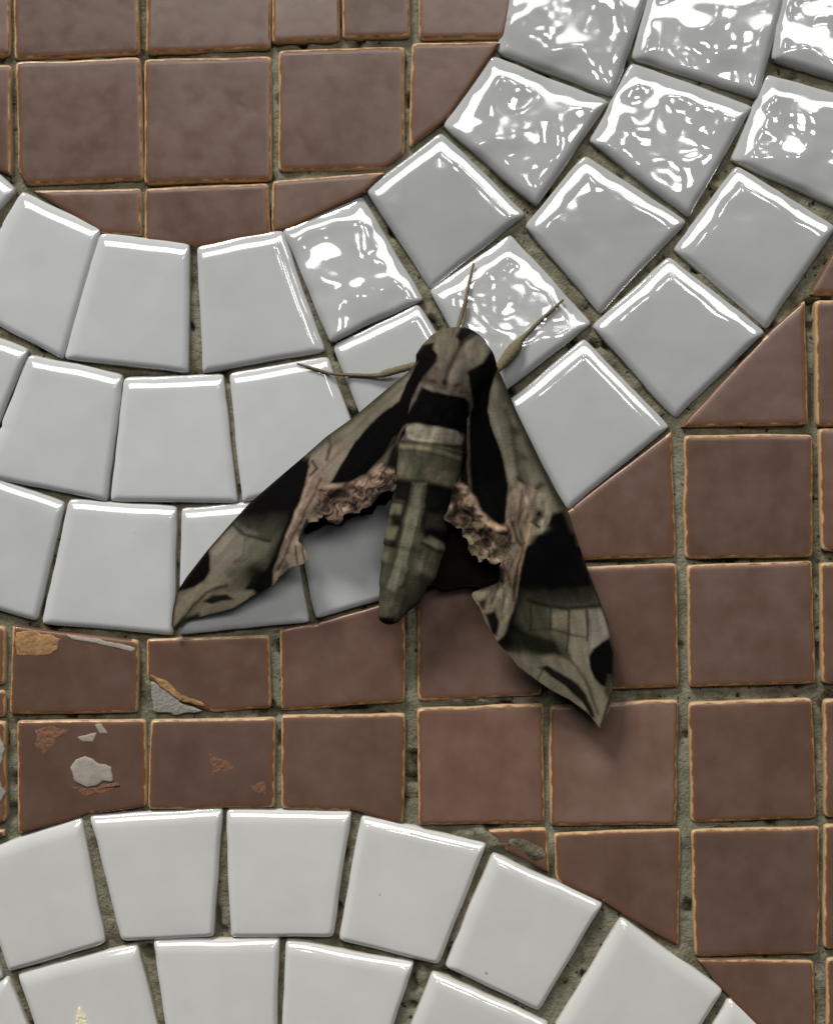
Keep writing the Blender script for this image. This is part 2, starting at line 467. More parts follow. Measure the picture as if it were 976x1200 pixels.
LIFT = {}
WORN = ((26, 845), (181, 844), (20, 735), (176, 750))
def make_tile(name, P, mat, color, bevel, drop, dome, tilt=0.012, lift=0.0, wob=1.6, seed=0, wave=0.3, grow=1.8, lean=None, side=0.42):
    r = random.Random(seed)
    Q = [W(*p) for p in P]
    a, c = area_c(Q)
    if a < 0: Q = Q[::-1]
    Q = [(x - c[0], y - c[1]) for x, y in Q]
    Q = [tuple(q) for q in offset_poly(Q, -grow * S)]
    n = len(Q)
    lens = [math.hypot(Q[(i + 1) % n][0] - Q[i][0], Q[(i + 1) % n][1] - Q[i][1]) for i in range(n)]
    inr = 2 * abs(a) / sum(lens)
    bevel = min(bevel, inr * (0.75 if mat is M_WHITE else 0.42)); rc = 0.0006
    # parameters along each edge, denser near corners
    par = []
    for i in range(n):
        k = max(3, int(lens[i] / 0.0011))
        for j in range(k):
            t = j / k
            t = t - 0.6 * math.sin(2 * math.pi * t) / (2 * math.pi)
            par.append((i, t))
    fac = np.ones(n)
    if mat is M_WHITE:      # upper rims shaped rounder so their highlight lines come out wider
        for i in range(n):
            ex, ey = Q[(i + 1) % n][0] - Q[i][0], Q[(i + 1) % n][1] - Q[i][1]
            fac[i] = side + (1 - side) * float(sstep(0.0, 0.5, np.array(-ex / math.hypot(ex, ey))))
    def ring(d):
        C = offset_poly(Q, list(d * fac))
        R = []
        for i, t in par:
            p = C[i] * (1 - t) + C[(i + 1) % n] * t
            R.append(p)
        return np.array(R)
    base = ring(0.0)
    ox, oy = r.uniform(0, 900), r.uniform(0, 900)
    bx, by = base[:, 0] / S + ox, base[:, 1] / S + oy
    wv = np.stack([fbm(bx, by, 38, 3) - 0.5, fbm(bx + 333, by, 38, 3) - 0.5], -1) * 2 * wob * S * 1.6
    # round the corners off
    for q, (i, t) in enumerate(par):
        for ci in (i, (i + 1) % n):
            dv = base[q] - np.asarray(Q[ci]); dd = np.hypot(*dv)
            if dd < rc * 2.2:
                w = (1 - dd / (rc * 2.2)) ** 2 * rc * 0.55
                cd = -np.asarray(Q[ci]); cd = cd / np.hypot(*cd)
                wv[q] += cd * w
    ta, tb = r.gauss(0, tilt), r.gauss(0, tilt)
    if lean: ta, tb = lean
    Vs, E = [], []
    rw = min(0.00045, bevel * 0.5); roll = 0.0008 if mat is M_WHITE else 0.0005
    fr = [0.0] + [q * rw / bevel for q in (0.0, 0.12, 0.28, 0.5, 0.75, 1.0)]
    fr += [fr[-1] + (1 - fr[-1]) * q for q in (0.2, 0.4, 0.6, 0.8, 1.0)]
    N = len(par)
    for q, f in enumerate(fr):
        R = ring(bevel * f) + wv * (1 - 0.7 * f)
        z = TOP + lift - (0.0034 if q == 0 else (drop * bevel * (1 - f) ** 2 / 2 + roll * max(0.0, 1 - f * bevel / rw) ** 2.4))
        dist = bevel * f
        Vs.append((R, np.full(N, z), np.full(N, dist * 1000)))
    cut = np.zeros(N)
    if mat is M_BROWN:
        for i in range(n):
            dx, dy = Q[(i + 1) % n][0] - Q[i][0], Q[(i + 1) % n][1] - Q[i][1]
            dev = min(abs(math.degrees(math.atan2(dy, dx))) % 90, 90 - abs(math.degrees(math.atan2(dy, dx))) % 90)
            if dev > 4.5:
                for q, (e_, t_) in enumerate(par):
                    if e_ == i and 0.06 < t_: cut[q] = 1.0
        Vs = [(R, z, np.maximum(e, cut * 0.75)) for R, z, e in Vs]
    inner = Vs[-1][0]
    cen = inner.mean(0)
    for f in (0.85, 0.62, 0.36, 0.12):
        R = cen + (inner - cen) * f
        Vs.append((R, np.full(N, TOP + lift + dome * (1 - f * f)), np.full(N, (bevel + inr * 0.8 * (1 - f)) * 1000)))
    VV, EE, FF = [], [], []
    for R, z, e in Vs:
        zz = z + (ta * R[:, 0] + tb * R[:, 1]) * (z > 0)
        VV.append(np.stack([R[:, 0], -zz, R[:, 1]], -1)); EE.append(e)
    VV.append(np.array([[cen[0], -(TOP + lift + dome + ta * cen[0] + tb * cen[1]), cen[1]]])); EE.append(np.array([(bevel + inr * 0.8) * 1000]))
    K = len(Vs)
    for q in range(K - 1):
        for i in range(N):
            j = (i + 1) % N
            FF.append((q * N + i, q * N + j, (q + 1) * N + j, (q + 1) * N + i))
    for i in range(N):
        FF.append(((K - 1) * N + i, (K - 1) * N + (i + 1) % N, K * N))
    o = new_mesh(name, np.concatenate(VV), FF, mat, wall, loc=(c[0], 0, c[1]))
    fattr(o, 'edge', np.concatenate(EE))
    o.color = (*color, wave)
    LIFT[o.name] = lift
    return o

def push(P, C, amount):
    a, c = area_c(P); rc = math.hypot(c[0] - C[0], c[1] - C[1]); out = []
    for x, y in P:
        r = math.hypot(x - C[0], y - C[1])
        k = 1 + (amount / r if (r - rc) * amount > 0 else 0)
        out.append((C[0] + (x - C[0]) * k, C[1] + (y - C[1]) * k))
    return out
sd = 0
WAVY = {(0,4):1.0,(0,6):.9,(0,7):1.1,(1,8):1.1,(1,7):.9,(2,8):1.2,(2,9):1.2,(1,5):.9,(0,5):.25,(1,6):.4,(2,7):.35,(2,6):.3}
LEAN = {(0,5):(.0,.05),(0,4):(-.02,-.05),(1,6):(.0,.032),(2,7):(.02,.05),(1,5):(-.02,-.05),(1,4):(0,.02)}   # some tiles sit unevenly in the bed
for ri, rows in enumerate(WHITE_UP):
    for ti, P in enumerate(rows):
        sd += 1
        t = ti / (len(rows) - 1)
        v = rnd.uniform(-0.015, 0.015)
        g = 0.43 - 0.10 * float(sstep(0.3, 0.8, np.array(t))) + v  # glaze darkened rightwards along the band: light falloff put into the colour
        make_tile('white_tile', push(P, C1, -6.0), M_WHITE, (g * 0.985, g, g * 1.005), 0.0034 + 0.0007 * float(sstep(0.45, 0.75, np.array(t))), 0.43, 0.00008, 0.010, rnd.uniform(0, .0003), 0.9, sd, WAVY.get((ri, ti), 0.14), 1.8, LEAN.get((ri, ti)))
for rows in WHITE_LOW:
    for P in rows:
        sd += 1
        g = 0.49 + rnd.uniform(-0.015, 0.015)  # lighter glaze stands in for the brighter light on the lower tiles
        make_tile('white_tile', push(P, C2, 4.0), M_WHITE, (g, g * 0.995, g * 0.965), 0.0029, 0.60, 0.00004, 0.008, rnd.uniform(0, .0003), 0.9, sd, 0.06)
for P in MORE_UP + MORE_LOW:
    sd += 1
    g = 0.42 + rnd.uniform(-0.03, 0.03)
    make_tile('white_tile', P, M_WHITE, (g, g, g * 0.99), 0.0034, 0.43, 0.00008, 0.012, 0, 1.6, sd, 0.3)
brown_objs = []
for P in BROWN + MORE_BROWN:
    sd += 1
    v = rnd.uniform(0.95, 1.2) * (1.3 if P[0] in ((491, 831), (645, 828)) else 1.0)  # two lighter tiles: their sheen is put into the colour
    q = rnd.uniform(-0.04, 0.04)
    brown_objs.append(make_tile('brown_tile', P, M_BROWN, (v, v * (1 + q), v * (1 + q)), 0.0013, 0.32, 0.00002, 0.010, -0.0004 + rnd.uniform(0, .0003), 0.75, sd, 0.3, 2.6, (1e-6, 1e-6) if P[0] in WORN else None))

# chips and patches on worn tiles
def patch(name, P, mat, tile, h, wob=2.0, base=None):
    base = TOP + LIFT[tile.name] - 0.00088 if base is None else base
    pts = []
    n = len(P)
    for i in range(n):
        a, b = np.array(P[i], float), np.array(P[(i + 1) % n], float)
        k = max(2, int(np.hypot(*(b - a)) / 3))
        for j in range(k): pts.append(a + (b - a) * j / k)
    pts = np.array(pts)
    pts = pts + np.stack([fbm(pts[:, 0], pts[:, 1], 9, 2) - .5, fbm(pts[:, 0] + 99, pts[:, 1], 9, 2) - .5], -1) * wob * 2.5
    c = pts.mean(0)
    off = tile.location
    VV, FF = [], []
    N = len(pts)
    prof = ((1.0, 0.0), (0.98, 0.88), (0.90, 0.95), (0.7, 0.98), (0.4, 1.0))
    for f, hh in prof:
        R = c + (pts - c) * f
        nz = (fbm(R[:, 0], R[:, 1] + 50, 14, 3) - 0.5) * max(h, 0.00008) * 0.7 * (hh > 0.6)
        for (x, y), z in zip(R, nz):
            X, Y = W(x, y)
            VV.append((X - off.x, -(base + (0.0009 + h) * hh + z), Y - off.z))
    X, Y = W(*c); VV.append((X - off.x, -(base + 0.0009 + h), Y - off.z))
    for q in range(len(prof) - 1):
        for i in range(N):
            j = (i + 1) % N
            FF.append((q * N + j, q * N + i, (q + 1) * N + i, (q + 1) * N + j))
    for i in range(N):
        FF.append(((len(prof) - 1) * N + (i + 1) % N, (len(prof) - 1) * N + i, len(prof) * N))
    return new_mesh(name, VV, FF, mat, tile)
def tile_at(x, y):
    return min(brown_objs, key=lambda o: (o.location.x - W(x, y)[0]) ** 2 + (o.location.z - W(x, y)[1]) ** 2)
t = tile_at(98, 895)
patch('plaster_patch', [(86,898),(92,888),(106,884),(120,893),(134,896),(138,912),(124,914),(104,921),(90,914)], M_PLASTER, t, 0.00028)
patch('plaster_patch', [(94,862),(104,860),(116,856),(112,868),(100,868)], M_PLASTER, t, 0.0001, 1.5)
patch('plaster_patch', [(114,848),(122,846),(130,858),(120,858)], M_PLASTER, t, 0.0001, 1.5)
patch('chip', [(80,918),(100,923),(138,913),(150,919),(130,928),(100,932)], M_CLAYDARK, t, 0.00003, 2)
patch('chip', [(44,852),(70,848),(90,852),(70,866),(54,884),(44,872)], M_CLAYDARK, t, 0.00003, 3)
t = tile_at(92, 790)
patch('chip', [(22,739),(50,740),(76,746),(72,760),(56,768),(34,769),(22,768)], M_CLAY, t, 0.0001, 2.5)
patch('plaster_patch', [(80,742),(120,748),(162,758),(160,763),(120,754),(84,747)], M_PLASTER, t, 0.0001, 1.0)
t = tile_at(250, 893)
patch('chip', [(243,875),(262,884),(288,899),(276,906),(258,903),(250,913),(246,900)], M_CLAYDARK, t, 0.00002, 2.0)
patch('chip', [(292,918),(312,914),(314,930),(300,928)], M_CLAYDARK, t, 0.00003, 2)
t = tile_at(245, 790)
patch('plaster_patch', [(178,797),(194,800),(214,822),(240,832),(214,836),(180,832)], mat_plain('old_plaster', (0.11, 0.10, 0.08), (0.28, 0.26, 0.23), 500), t, -0.0002, 2.0)
patch('chip', [(177,789),(194,794),(214,812),(240,822),(244,828),(214,820),(190,803)], M_CLAY, t, 0.0001, 1.2)
t = tile_at(-60, 925)
patch('plaster_patch', [(-30,850),(4,850),(10,880),(2,905),(10,930),(-6,950),(-30,940)], M_PLASTER, t, 0.0003, 4)
# yellow drip on a white tile of the lower ring
tw = min((o for o in wall.children if o.name.startswith('white')), key=lambda o: (o.location.x - W(112, 1180)[0]) ** 2 + (o.location.z - W(112, 1180)[1]) ** 2)
patch('yellow_drip', [(97,1174),(104,1186),(110,1204),(112,1230),(98,1236),(92,1206),(93,1186)], M_STAIN, tw, 0.0001, 0.8, TOP - 0.0004)

# ------------------------------------------------------------------ the moth
MX, MY = W(515, 560)
moth = bpy.data.objects.new('moth', None)
moth.empty_display_size = 0.02
moth.location = (MX, -TOP, ZC + MY)
moth['label'] = 'olive brown hawk moth with black patches resting on the tiles, wings spread'
moth['category'] = 'moth'
col.objects.link(moth)

def P3(px, py, h):
    """plan point seen at height h above the wall -> moth-local coordinates"""
    f = (D - h) / D
    return (np.asarray(px) - CX) * S * f - MX, -(np.asarray(h) - TOP), (CY - np.asarray(py)) * S * f - MY

ALB = 0.98
def tone(rgb):
    c = lin(rgb) * ALB
    return c * 0.72 + c.mean() * 0.28 * np.array((1.06, 1.0, 0.92))
class Paint:
    def __init__(self, X, Y, base):
        self.X, self.Y = X.astype(float), Y.astype(float)
        self.c = np.tile(tone(base), (len(X), 1))
        self.wx = (fbm(X, Y, 13, 3) - .5); self.wy = (fbm(X + 200, Y + 90, 13, 3) - .5)
    def xy(self, w):
        return self.X + self.wx * w, self.Y + self.wy * w
    def blend(self, m, rgb):
        m = m[:, None]
        self.c = self.c * (1 - m) + tone(rgb) * m
    def poly(self, P, rgb, soft=2.0, warp=3.0, op=1.0):
        x, y = self.xy(warp)
        self.blend(op * sstep(-soft, soft, poly_sd(x, y, P)), rgb)
    def line(self, P, w, rgb, soft=1.2, warp=3.0, op=1.0):
        soft *= 1.35; op *= 0.9
        x, y = self.xy(warp)
        self.blend(op * (1 - sstep(w - soft, w + soft, line_d(x, y, P))), rgb)
    def fade(self, P, y0, y1, rgb, dx=0.0, op=1.0, soft=3.0):
        x, y = self.xy(5)
        self.blend(op * sstep(-soft, soft, poly_sd(x, y, P)) * (1 - sstep(y0, y1, y + dx * x)), rgb)
    def blob(self, x, y, rx, ry, rgb, op=1.0, rot=0):
        X, Y = self.xy(6)
        c, s = math.cos(rot), math.sin(rot)
        u = ((X - x) * c + (Y - y) * s) / rx; v = (-(X - x) * s + (Y - y) * c) / ry
        self.blend(op * np.exp(-(u * u + v * v)), rgb)
    def fibre(self, a, b, ls, ss, amp):
        d = math.atan2(b[1] - a[1], b[0] - a[0]); c, s_ = math.cos(d), math.sin(d)
        u = self.X * c + self.Y * s_; v = -self.X * s_ + self.Y * c
        f = 1 + (fbm(u / ls * 10, v / ss * 10 + self.wx * 4, 10, 3) - .5) * 2 * amp
        self.c *= f[:, None]
    def mottle(self, scale, amp):
        f = 1 + (fbm(self.X + 31, self.Y + 77, scale, 3) - .5) * 2 * amp
        self.c *= f[:, None]

def resample(P, n):
    P = np.array(P, float)
    d = np.concatenate([[0], np.cumsum(np.hypot(P[1:, 0] - P[:-1, 0], P[1:, 1] - P[:-1, 1]))]); d /= d[-1]
    t = np.linspace(0, 1, n)
    return np.stack([np.interp(t, d, P[:, k]) for k in range(P.shape[1])], -1)
def smooth(A, k):
    for _ in range(k):
        B = A.copy(); B[1:-1] = (A[:-2] + 2 * A[1:-1] + A[2:]) / 4; A = B
    return A

BLK = (5, 4, 4)
L_band = [(375,568),(398,570),(428,560),(450,548),(464,552),(464,578),(430,604),(386,618),(370,614)]
R_band = [(531,568),(548,570),(556,590),(568,604),(584,616),(596,612),(600,636),(586,662),(562,658),(546,634),(521,614),(512,598)]
def wing(name, lead, trail, nu, nv, paint, relief, ksm=3, thick=0.00025, bulge=0.0012):
    """lead / trail: (px, py, height) from the root to the tip"""
    A = smooth(resample(lead, nu), ksm); B = smooth(resample(trail, nu), ksm)
    for Z in (A, B): Z[:, 2] = Z[:, 2] * (1 + 0.24 * sstep(4 * mm, 9 * mm, Z[:, 2]))
    for band in (L_band, R_band):
        m = sstep(-8, 0, poly_sd(B[:, 0], B[:, 1], band))
        B[:, 0] += m * (fbm(B[:, 0], B[:, 1], 9, 2) - .5) * 13; B[:, 1] += m * (fbm(B[:, 0] + 60, B[:, 1], 9, 2) - .5) * 13
    v = np.linspace(0, 1, nv)[None, :, None]
    Bs = smooth(B, 260)
    G = A[:, None, :] * (1 - v) + Bs[:, None, :] * v + (B - Bs)[:, None, :] * v ** 4
    X, Y, Hh = G[..., 0].ravel(), G[..., 1].ravel(), G[..., 2].ravel()
    u = np.repeat(np.linspace(0, 1, nu), nv); vv = np.tile(np.linspace(0, 1, nv), nu)
    Hh = Hh + bulge * np.sin(np.pi * vv) * np.sin(np.pi * np.clip(u * 0.9 + 0.1, 0, 1))
    wd = np.hypot(A[:, 0] - B[:, 0], A[:, 1] - B[:, 1])
    Hh = Hh + relief(X, Y, vv)
    x, y, z = P3(X, Y, Hh)
    top = np.stack([x, y, z], -1)
    e = np.minimum(vv, 1 - vv)
    x, y, z = P3(X, Y, Hh - thick)
    bot = np.stack([x, y, z], -1)
    N = len(X); idx = np.arange(N).reshape(nu, nv)
    q = np.stack([idx[:-1, :-1], idx[1:, :-1], idx[1:, 1:], idx[:-1, 1:]], -1).reshape(-1, 4)
    # face the camera (-y)
    a, b, c = top[q[len(q) // 2][0]], top[q[len(q) // 2][1]], top[q[len(q) // 2][2]]
    if np.cross(b - a, c - b)[1] > 0: q = q[:, ::-1]
    F = [tuple(f) for f in q] + [tuple(f[::-1] + N) for f in q]
    per = np.concatenate([idx[0, :], idx[1:, -1], idx[-1, -2::-1], idx[-2:0:-1, 0]])
    for i in range(len(per)):
        j = (i + 1) % len(per)
        F.append((per[i], per[j], per[j] + N, per[i] + N))
    o = new_mesh(name, np.concatenate([top, bot]), F, M_SCALES, moth)
    p = Paint(X, Y, (78, 72, 56))
    paint(p)
    cattr(o, 'pattern', np.clip(np.concatenate([p.c, p.c * 0 + lin((52, 45, 36))]), 0.001, 1))
    return o

mm = 0.001
def curl(p, b, o):
    n1 = fbm(p.X + o + 7, p.Y, 17, 2)
    p.blend(b * .75 * sstep(.47, .36, n1), (136,110,86))
    for lv in (.36, .47, .58):
        p.blend(b * .9 * (1 - sstep(.006, .030, np.abs(n1 - lv))), (30,21,16))
    p.blend(b * .8 * sstep(.62, .68, n1), (26,18,14))
# ---- left forewing
L_lead = [(492,420,11*mm),(478,436,10*mm),(446,462,9*mm),(414,489,8*mm),(382,512,7.2*mm),(356,535,6.6*mm),(330,557,6.2*mm),(293,589,5.6*mm),(272,612,5.3*mm),(243,645,5*mm),
          (219,676,4.6*mm),(208,693,4.4*mm),(203,713,4.1*mm),(201,733,3.9*mm),(205,740,3.8*mm)]
L_trail = [(500,470,12*mm),(470,508,11*mm),(462,548,10*mm),(463,566,10*mm),(459,576,9.6*mm),(447,576,9.4*mm),(440,588,9.2*mm),(428,594,9*mm),(421,602,9*mm),(404,602,8.8*mm),(396,611,8.7*mm),(385,614,8.6*mm),(380,604,8.6*mm),(370,612,8.5*mm),
           (362,613,8.3*mm),(360,606,8.3*mm),(354,622,8.1*mm),(349,634,8*mm),(356,640,8*mm),(363,656,8*mm),(354,662,7.8*mm),(342,664,7.5*mm),(328,676,7*mm),(321,686,6.7*mm),(310,691,6.4*mm),
           (296,699,6*mm),(274,713,5.4*mm),(247,720,4.8*mm),(222,726,4.2*mm),(210,736,3.9*mm),(206,741,3.8*mm)]
def relief_left(X, Y, v):
    b = sstep(-6, 6, poly_sd(X, Y, L_band))
    r = b * (fbm(X, Y, 16, 3) - .5) * 0.0030
    s = sstep(-5, 5, poly_sd(X, Y, [(366,540),(382,548),(378,580),(352,625),(330,672),(322,680),(335,625)]))
    r += s * (fbm(X * 1.4, Y, 18, 3) - .5) * 0.0012
    return r + (fbm(X, Y, 40, 2) - .5) * 0.0006
def paint_left(p):
    p.poly([(500,415),(470,436),(414,485),(356,533),(366,556),(400,544),(433,498),(468,470),(490,440)], (104,97,80), 4)
    p.poly([(352,545),(398,512),(412,520),(398,548),(384,570),(362,560)], (116,102,88), 6)
    p.line([(492,420),(446,460),(414,487),(382,510),(330,555)], 6, (34,33,20), 4, 2)
    p.line([(384,508),(388,522),(383,538)], 2, (48,42,30), 2)
    p.line([(470,455),(420,498),(395,520)], 2.5, (80,74,58), 2, 3, .6)
    p.blob(394, 516, 10, 8, (74,68,52), .7)
    # inner black patch
    p.poly([(502,412),(486,430),(478,446),(468,470),(450,483),(433,498),(415,519),(400,544),(387,567),(408,565),(428,556),(441,542),(450,533),(462,520),(472,500),(500,480)], BLK, 1.6, 2.5)
    p.line([(463,512),(450,534),(441,546)], 1.2, (54,44,38), 1.2, 2, .8)
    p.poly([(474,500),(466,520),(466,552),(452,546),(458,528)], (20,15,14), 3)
    # outer black field
    p.poly([(362,535),(350,541),(324,563),(296,588),(280,606),(312,604),(338,600),(336,618),(328,634),(322,652),(312,668),(296,676),(288,690),(298,700),(316,692),(326,660),(336,632),(347,605),(357,575),(364,552)], BLK, 3.0, 3)
    p.poly([(278,604),(312,600),(342,598),(330,628),(316,655),(300,640),(270,622)], (56,56,44), 6, 6)
    p.line([(347,600),(336,622),(328,642),(321,664),(314,684)], 5.5, BLK, 3)
    # grey-brown field towards the tip
    p.poly([(272,612),(300,625),(306,652),(286,664),(262,672),(246,668),(246,645)], (106,98,84), 6, 6)
    p.poly([(288,628),(318,634),(312,655),(290,656)], (84,82,66), 5, 5)
    p.fade([(356,530),(300,580),(266,616),(270,640),(318,640),(350,600)], 594, 634, BLK, 0, 1, 3)
    p.line([(272,614),(286,626),(300,629),(316,634)], 2.0, (28,27,18), 2, 4)
    p.line([(288,628),(286,650),(276,660)], 1.6, (70,63,52), 2, 4, .7)
    p.line([(276,658),(294,656)], 2, (74,66,54), 2, 3, .7)
    p.blob(300, 672, 20, 11, (26,30,16), .9, .3)
    p.blob(308, 676, 14, 14, BLK, .9)
    # tan streak and lower lobe
    p.poly([(205,738),(203,715),(212,698),(226,690),(240,682),(250,664),(262,668),(268,680),(250,694),(232,706),(218,722)], (112,101,80), 4, 4)
    p.poly([(216,728),(236,706),(264,694),(296,692),(300,697),(276,714),(246,722)], (98,90,72), 3, 4)
    p.line([(206,736),(224,712),(242,694),(266,686)], 1.8, (40,34,22), 1.8, 4)
    p.poly([(238,705),(250,698),(266,696),(275,702),(262,704),(248,708)], (20,17,12), 2, 2)
    p.line([(204,738),(216,727),(232,722)], 3, (22,18,12), 2)
    p.line([(246,722),(276,714),(298,699)], 1.8, (46,40,30), 2)
    # apex spot
    p.poly([(244,644),(246,656),(246,668),(240,679),(230,687),(217,691),(206,694),(202,690),(222,664)], BLK, 1.8, 2)
    p.line([(330,556),(293,589),(243,645),(206,694),(200,735)], 2.2, (28,26,16), 1.6, 0)
    # pinkish ragged strips
    strip = [(362,548),(376,540),(386,560),(380,578),(366,598),(356,612),(350,626),(338,650),(328,672),(320,688),(321,668),(330,640),(342,610),(356,575)]
    p.poly(strip, (112,92,76), 2.0, 3)
    p.line([(376,560),(358,600),(340,636),(326,668)], 1.3, (66,48,38), 1.4, 4)
    p.line([(366,556),(352,592),(336,630)], 1.3, (140,116,94), 1.4, 4)
    p.poly(L_band, (92,72,58), 2.0, 3)
    n = fbm(p.X, p.Y, 15, 3); b = sstep(-2, 2, poly_sd(p.X, p.Y, L_band))
    curl(p, b, 0)
    p.line([(376,569),(404,571),(430,560),(446,545)], 2.6, (138,106,88), 2, 3)
    p.line([(366,540),(372,550),(364,556)], 1.6, (40,32,24), 1.4, 3)
    p.poly([(348,628),(362,650),(364,664),(340,668),(336,655)], (130,116,92), 3, 4)
    p.line([(346,640),(348,660)], 1.2, (60,50,38), 1.2); p.line([(354,640),(357,660)], 1.2, (66,56,42), 1.2)
    p.blob(368, 609, 5, 5, (135,118,92)); p.blob(360, 622, 6, 7, (24,17,14), .9)
    p.fibre((490,425), (205,738), 60, 7, .38)
    p.mottle(11, .14)
wing('forewing', L_lead, L_trail, 330, 130, paint_left, relief_left, 2)

# ---- right forewing
R_lead = [(580,425,11*mm),(588,442,10*mm),(599,468,9.2*mm),(606,484,8.8*mm),(624,521,8*mm),(645,565,7.4*mm),(665,597,7*mm),(683,653,6.6*mm),(698,692,6.4*mm),(712,728,6.2*mm),
          (719,760,6.5*mm),(720,785,6.5*mm),(718,808,6.5*mm),(713,834,6.5*mm),(703,852,6.5*mm)]
R_trail = [(548,440,12.4*mm),(547,500,11.8*mm),(545,545,11*mm),(535,566,10.4*mm),(518,585,10*mm),(514,600,10*mm),(524,612,10*mm),(536,620,10*mm),(545,632,10*mm),(552,646,9.8*mm),(560,656,9.8*mm),(565,656,9.7*mm),(564,645,9.7*mm),(570,648,9.6*mm),(574,659,9.6*mm),(581,660,9.5*mm),
           (584,655,9.5*mm),(586,670,9.4*mm),(584,683,9.3*mm),(570,688,9.2*mm),(553,694,9*mm),(552,698,9*mm),(562,712,8.8*mm),(567,726,8.6*mm),(579,745,8.2*mm),
           (583,754,8*mm),(596,767,7.7*mm),(608,782,7.4*mm),(630,798,7*mm),(648,810,6.7*mm),(668,820,6.6*mm),(686,834,6.5*mm),(694,842,6.5*mm),(702,853,6.5*mm)]
R_strip = [(593,606),(596,585),(600,560),(640,580),(646,604),(636,624),(624,628),(615,646),(608,680),(602,708),(590,745),(582,752),(552,700),(552,692),(588,680),(590,655)]
def relief_right(X, Y, v):
    b = sstep(-6, 6, poly_sd(X, Y, R_band))
    r = b * (fbm(X + 40, Y, 16, 3) - .5) * 0.0032
    s = sstep(-5, 5, poly_sd(X, Y, R_strip))
    r += s * (fbm(X * 1.6, Y * .7, 16, 3) - .5) * 0.0012
    return r + (fbm(X, Y, 40, 2) - .5) * 0.0006
def paint_right(p):
    p.poly([(584,432),(600,470),(650,575),(660,595),(640,610),(594,612),(596,568),(587,530),(574,497),(571,480),(574,458)], (98,92,74), 3)
    p.line([(579,448),(576,480),(584,508),(596,535),(602,570),(602,605)], 4.5, (118,111,92), 4, 3)
    p.line([(588,440),(606,484),(624,521),(645,565),(660,592)], 6.5, (34,34,20), 4, 2)
    p.line([(592,480),(600,505),(606,545),(618,582)], 3, (60,55,40), 2.5, 4, .8)
    p.blob(602, 505, 9, 6, (44,43,28), .9, .4); p.blob(613, 536, 8, 5, (44,43,28), .8, .4)
    p.line([(608,560),(618,582),(634,568)], 3, (46,42,28), 2.5)
    p.line([(612,545),(622,572)], 2, (98,90,72), 2)
    # inner black patch
    p.poly([(548,425),(586,425),(580,441),(574,458),(571,480),(574,497),(587,530),(595,568),(592,613),(582,617),(566,604),(554,591),(551,578),(549,520),(551,470)], BLK, 1.5, 2)
    p.line([(549,500),(550,540),(552,578)], 1.0, (58,48,42), 1.0, 2)
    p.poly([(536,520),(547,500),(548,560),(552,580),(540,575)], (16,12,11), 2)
    # outer black field
    p.poly([(642,604),(662,598),(672,615),(684,652),(694,688),(660,694),(625,694),(614,704),(612,730),(624,742),(646,752),(630,762),(604,764),(590,764),(580,752),(592,740),(602,706),(608,680),(616,646),(630,626)], BLK, 3.5, 3)
    p.poly([(668,604),(664,598),(684,650),(680,654)], (48,48,32), 3)
    p.line([(664,600),(672,622)], 3, (54,56,38), 3)
    # veined olive field
    p.poly([(618,700),(640,694),(694,690),(706,715),(714,745),(700,764),(692,776),(672,770),(640,755),(618,738)], (82,80,62), 7, 4)
    p.poly([(608,690),(640,690),(644,745),(620,745),(606,730)], (58,58,42), 8, 4)
    p.poly([(618,700),(640,692),(694,688),(702,708),(660,713),(624,706)], (52,52,38), 5, 4)
    p.poly([(690,714),(706,714),(713,742),(704,758),(692,762)], (116,108,98), 4, 3)
    p.poly([(646,718),(664,718),(666,738),(648,736)], (108,98,76), 4, 3)
    p.poly([(668,716),(686,716),(690,760),(692,800),(676,780),(664,756)], (108,100,80), 4, 3)
    p.fade([(604,640),(682,640),(704,690),(712,720),(606,722)], 676, 722, BLK, 0, 1, 2)
    p.fade([(600,690),(640,690),(640,760),(596,766)], 606, 650, BLK, 0, 0, 2)
    p.line([(618,704),(640,709),(664,714),(690,711),(703,709)], 2.0, (16,15,10), 1.8, 3)
    for q in ([(645,710),(645,738)], [(667,713),(665,745),(663,768)], [(687,712),(688,750)], [(622,706),(622,738)]):
        p.line(q, 1.3, (36,32,22), 1.4, 3)
    p.line([(620,739),(645,737),(666,744),(684,746)], 1.2, (44,40,28), 1.5, 4, .8)
    p.poly([(598,742),(622,742),(650,750),(664,768),(640,772),(604,764)], (22,24,14), 7, 4)
    # pale curve, tip and lower lobe
    p.poly([(632,770),(650,768),(668,774),(680,760),(692,775),(696,797),(708,812),(714,830),(704,854),(697,842),(690,822),(676,802),(654,788),(636,782)], (106,98,78), 4, 3)
    p.poly([(598,766),(634,780),(656,790),(680,810),(692,836),(684,834),(648,812),(608,784)], (104,97,78), 4, 3)
    p.blob(620, 776, 18, 8, (122,112,92), .7, .5)
    p.poly([(630,782),(640,780),(658,790),(676,800),(688,816),(697,840),(692,840),(682,822),(664,806),(640,788)], (20,18,12), 2.2, 3)
    p.line([(662,766),(678,786),(690,806),(700,836)], 1.6, (70,62,44), 1.6, 3)
    p.line([(630,796),(636,784)], 1.3, (56,48,34), 1.3)
    p.line([(608,784),(648,812),(688,836)], 1.8, (60,48,36), 1.6)
    # apex spot
    p.poly([(690,770),(695,760),(704,754),(714,748),(719,765),(719,790),(712,806),(704,803),(696,795),(691,783)], BLK, 1.8, 2)
    p.poly([(713,790),(719,790),(714,822),(708,810)], (46,44,28), 3)
    p.line([(683,653),(698,692),(712,728),(720,764),(719,805),(704,853)], 2.0, (30,27,18), 1.6, 0)
    # pinkish strip and ragged band
    p.poly(R_strip, (108,92,74), 2.0, 3)
    p.line([(612,575),(606,615),(612,632)], 1.6, (74,58,44), 1.5, 4)
